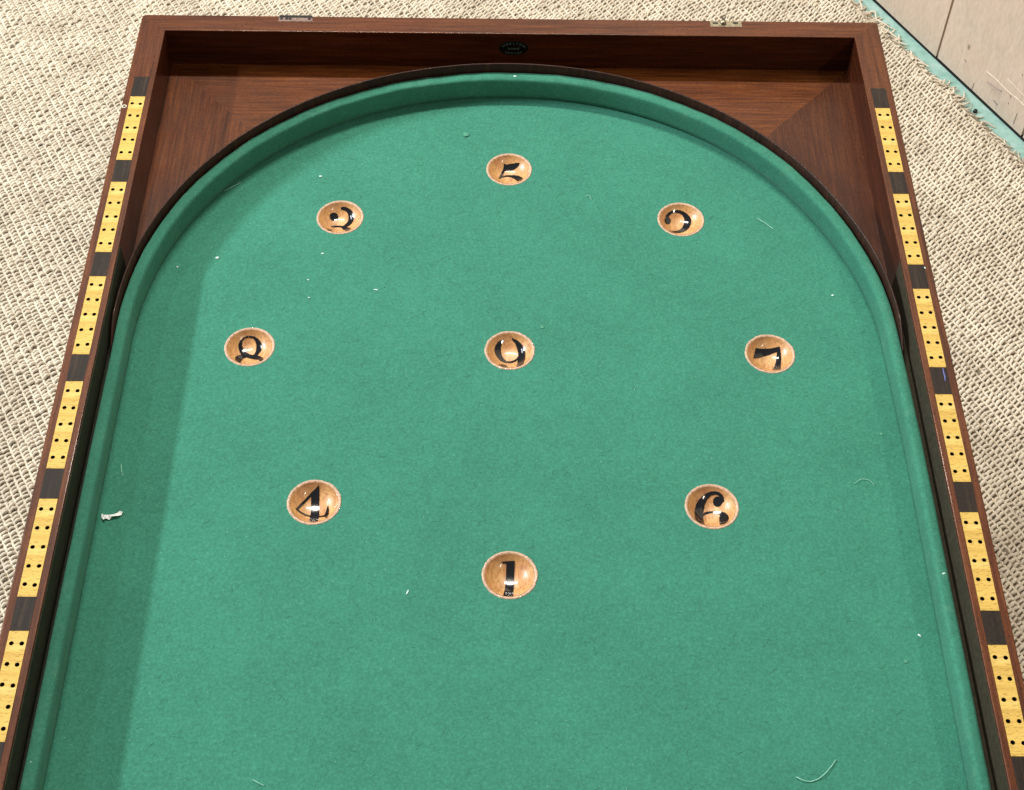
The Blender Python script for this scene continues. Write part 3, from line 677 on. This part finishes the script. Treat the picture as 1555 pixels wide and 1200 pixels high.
# ------------------------------------------------------------------ bits of lint, hairs and a paper scrap on the baize
bm = bmesh.new()
pp = [(-.0062, .0018), (-.0050, .0004), (-.0028, .0012), (.0002, .0014), (.0028, .0022), (.0048, .0042), (.0066, .0034), (.0060, .0014), (.0036, .0000), (.0004, -.0004), (-.0012, -.0022), (-.0036, -.0016), (-.0048, -.0030), (-.0062, -.0014), (-.0070, .0016)]
vv = [bm.verts.new((x, y, .0011 + .0007 * math.sin(x * 900) + .0004 * math.cos(y * 1500))) for x, y in pp]
f0 = bm.faces.new(vv); ex = bmesh.ops.extrude_face_region(bm, geom=[f0])
for g in ex['geom']:
    if isinstance(g, bmesh.types.BMVert): g.co.z -= .0003
bmesh.ops.triangulate(bm, faces=bm.faces)
sc = bm_obj('paper_scrap', bm, m_white, loc=(-.2572, -.1428, .0009)); tag(sc, 'torn white scrap of paper on the green baize beside the left cushion', 'paper scrap')
def speck(x, y, z, r, lab, sx=1.5, rot=0, mat=m_lint):
    b2 = bmesh.new(); bmesh.ops.create_icosphere(b2, subdivisions=2, radius=r * .72)
    for v in b2.verts: v.co = Vector((v.co.x * sx, v.co.y, v.co.z * .6)) * random.uniform(.8, 1.2)
    o = bm_obj('lint_speck', b2, mat, loc=(x, y, z + r * .4)); o.rotation_euler = (0, 0, rot)
    tag(o, lab, 'lint', 'specks of lint on the baize'); return o
speck(-.1463, .1725, .0004, .0011, 'round white lint speck just beyond the cup numbered 2')
speck(-.2160, .0859, .0004, .0013, 'white lint speck nearest the left cushion, beyond cup 8', 1.3)
speck(-.0972, .0561, .0004, .0008, 'short white lint dash between cups 8, 9 and 2', 2.4, -.1)
speck(-.1472, .0652, .0004, .0007, 'faint white lint speck up and right of cup 8, farther of two')
speck(-.1453, .0479, .0004, .0007, 'faint white lint speck up and right of cup 8, nearer of two')
speck(-.1386, .0915, .0004, .0008, 'thin pale lint dash between cups 2 and 8', 1.9)
speck(-.0634, -.1970, .0004, .0007, 'upright white lint dash left of the cup numbered 1', 3.4, 1.3)
speck(.2543, -.2252, .0004, .0009, 'white lint speck beside the right cushion near the front', 2.0, -.9)
speck(.2356, .0547, .0004, .0009, 'white lint speck right of the far end of cup 7 near the cushion')
speck(-.2441, .0766, .0004, .0008, 'small white lint speck in the shade by the left cushion curve')
speck(.2705, -.1923, .0196, .0010, 'white lint speck on top of the right cushion', 1.8, .4)
speck(-.2710, -.3212, .0196, .0009, 'white lint speck on top of the left cushion near the front')
speck(-.2685, .0209, .0196, .0008, 'white lint speck on top of the left cushion near the curve')
speck(.0037, .2690, .0196, .0010, 'pale lint speck on the cushion top at the far end', 1.8)
for x, y, r, lab in ((-.0352, .2208, .0030, 'pale fluff patch left of the cup numbered 5'), (.0233, .0218, .0017, 'pale fluff patch up and right of cup 9'), (.2531, -.0705, .0016, 'pale fluff patch by the right cushion below cup 7'), (.2430, -.2431, .0016, 'pale fluff patch by the right cushion near the front')):
    o = speck(x, y, .0001, r, lab, 1.1, .5, m_fuzz); o.scale = (1, 1, .22); o.name = 'fluff_patch'
def hair(pts, r, lab, z=.0012):
    p = np.array([(x, y, z + .0004 * math.sin(i * 2.0)) for i, (x, y) in enumerate(pts)], float)
    t = np.linspace(0, len(p) - 1, 6 * (len(p) - 1) + 1); q = np.stack([np.interp(t, np.arange(len(p)), p[:, k]) for k in range(3)], -1)
    for _ in range(4): q[1:-1] = (q[:-2] + 2 * q[1:-1] + q[2:]) / 4
    o = tubes('loose_hair', q[None], np.full((1, len(q)), r), 5, m_hair); tag(o, lab, 'hair', 'loose hairs on the baize'); return o
hair([(.1672, -.3189), (.1712, -.3213), (.1753, -.3219), (.1800, -.3203), (.1842, -.3172), (.1890, -.3120), (.1919, -.3080)], .00026, 'long curved pale hair at the front right of the baize')
hair([(.1876, .1317), (.1933, .1264), (.1990, .1208)], .00024, 'straight pale hair right of the cup numbered 3')
hair([(-.2577, -.1008), (-.2568, -.1056), (-.2553, -.1104)], .00022, 'thin pale hair beyond the paper scrap')
hair([(-.2191, .1550), (-.2130, .1590), (-.2071, .1652)], .00024, 'pale hair lying against the far left cushion curve')
hair([(-.1475, -.3228), (-.1442, -.3246), (-.1408, -.3262)], .00022, 'short pale hair at the front left of the baize')
hair([(.0575, .1530), (.0610, .1545), (.0625, .1500)], .00016, 'tiny bent hair right of the cup numbered 5')
hair([(.2290, -.1120), (.2340, -.1080), (.2400, -.1090), (.2420, -.1130)], .00016, 'faint looped hair near the right cushion beside cup 6')

# fine fibres of the nap standing proud of the cloth
nf = 1500
X = rng.uniform(-.262, .262, nf); Y = rng.uniform(-.40, .262, nf); k_ = np.hypot(X, np.maximum(Y, 0)) < .262
for (cx, cy), _ in NUM.values(): k_ &= np.hypot(X - cx, Y - cy) > .0195
X = X[k_]; Y = Y[k_]; nf = len(X)
a = rng.uniform(0, 2 * np.pi, nf)[:, None]; L = rng.uniform(.0015, .0055, nf)[:, None]; cv = rng.normal(0, .9, nf)[:, None]
u = np.linspace(-.5, .5, 6)[None, :]
px = X[:, None] + L * (np.cos(a) * u - np.sin(a) * cv * u * u); py = Y[:, None] + L * (np.sin(a) * u + np.cos(a) * cv * u * u)
tubes('nap_fibre', np.stack([px, py, np.full(px.shape, .00062)], -1), np.full(px.shape, .000075), 4, m_nap, board)['kind'] = 'stuff'
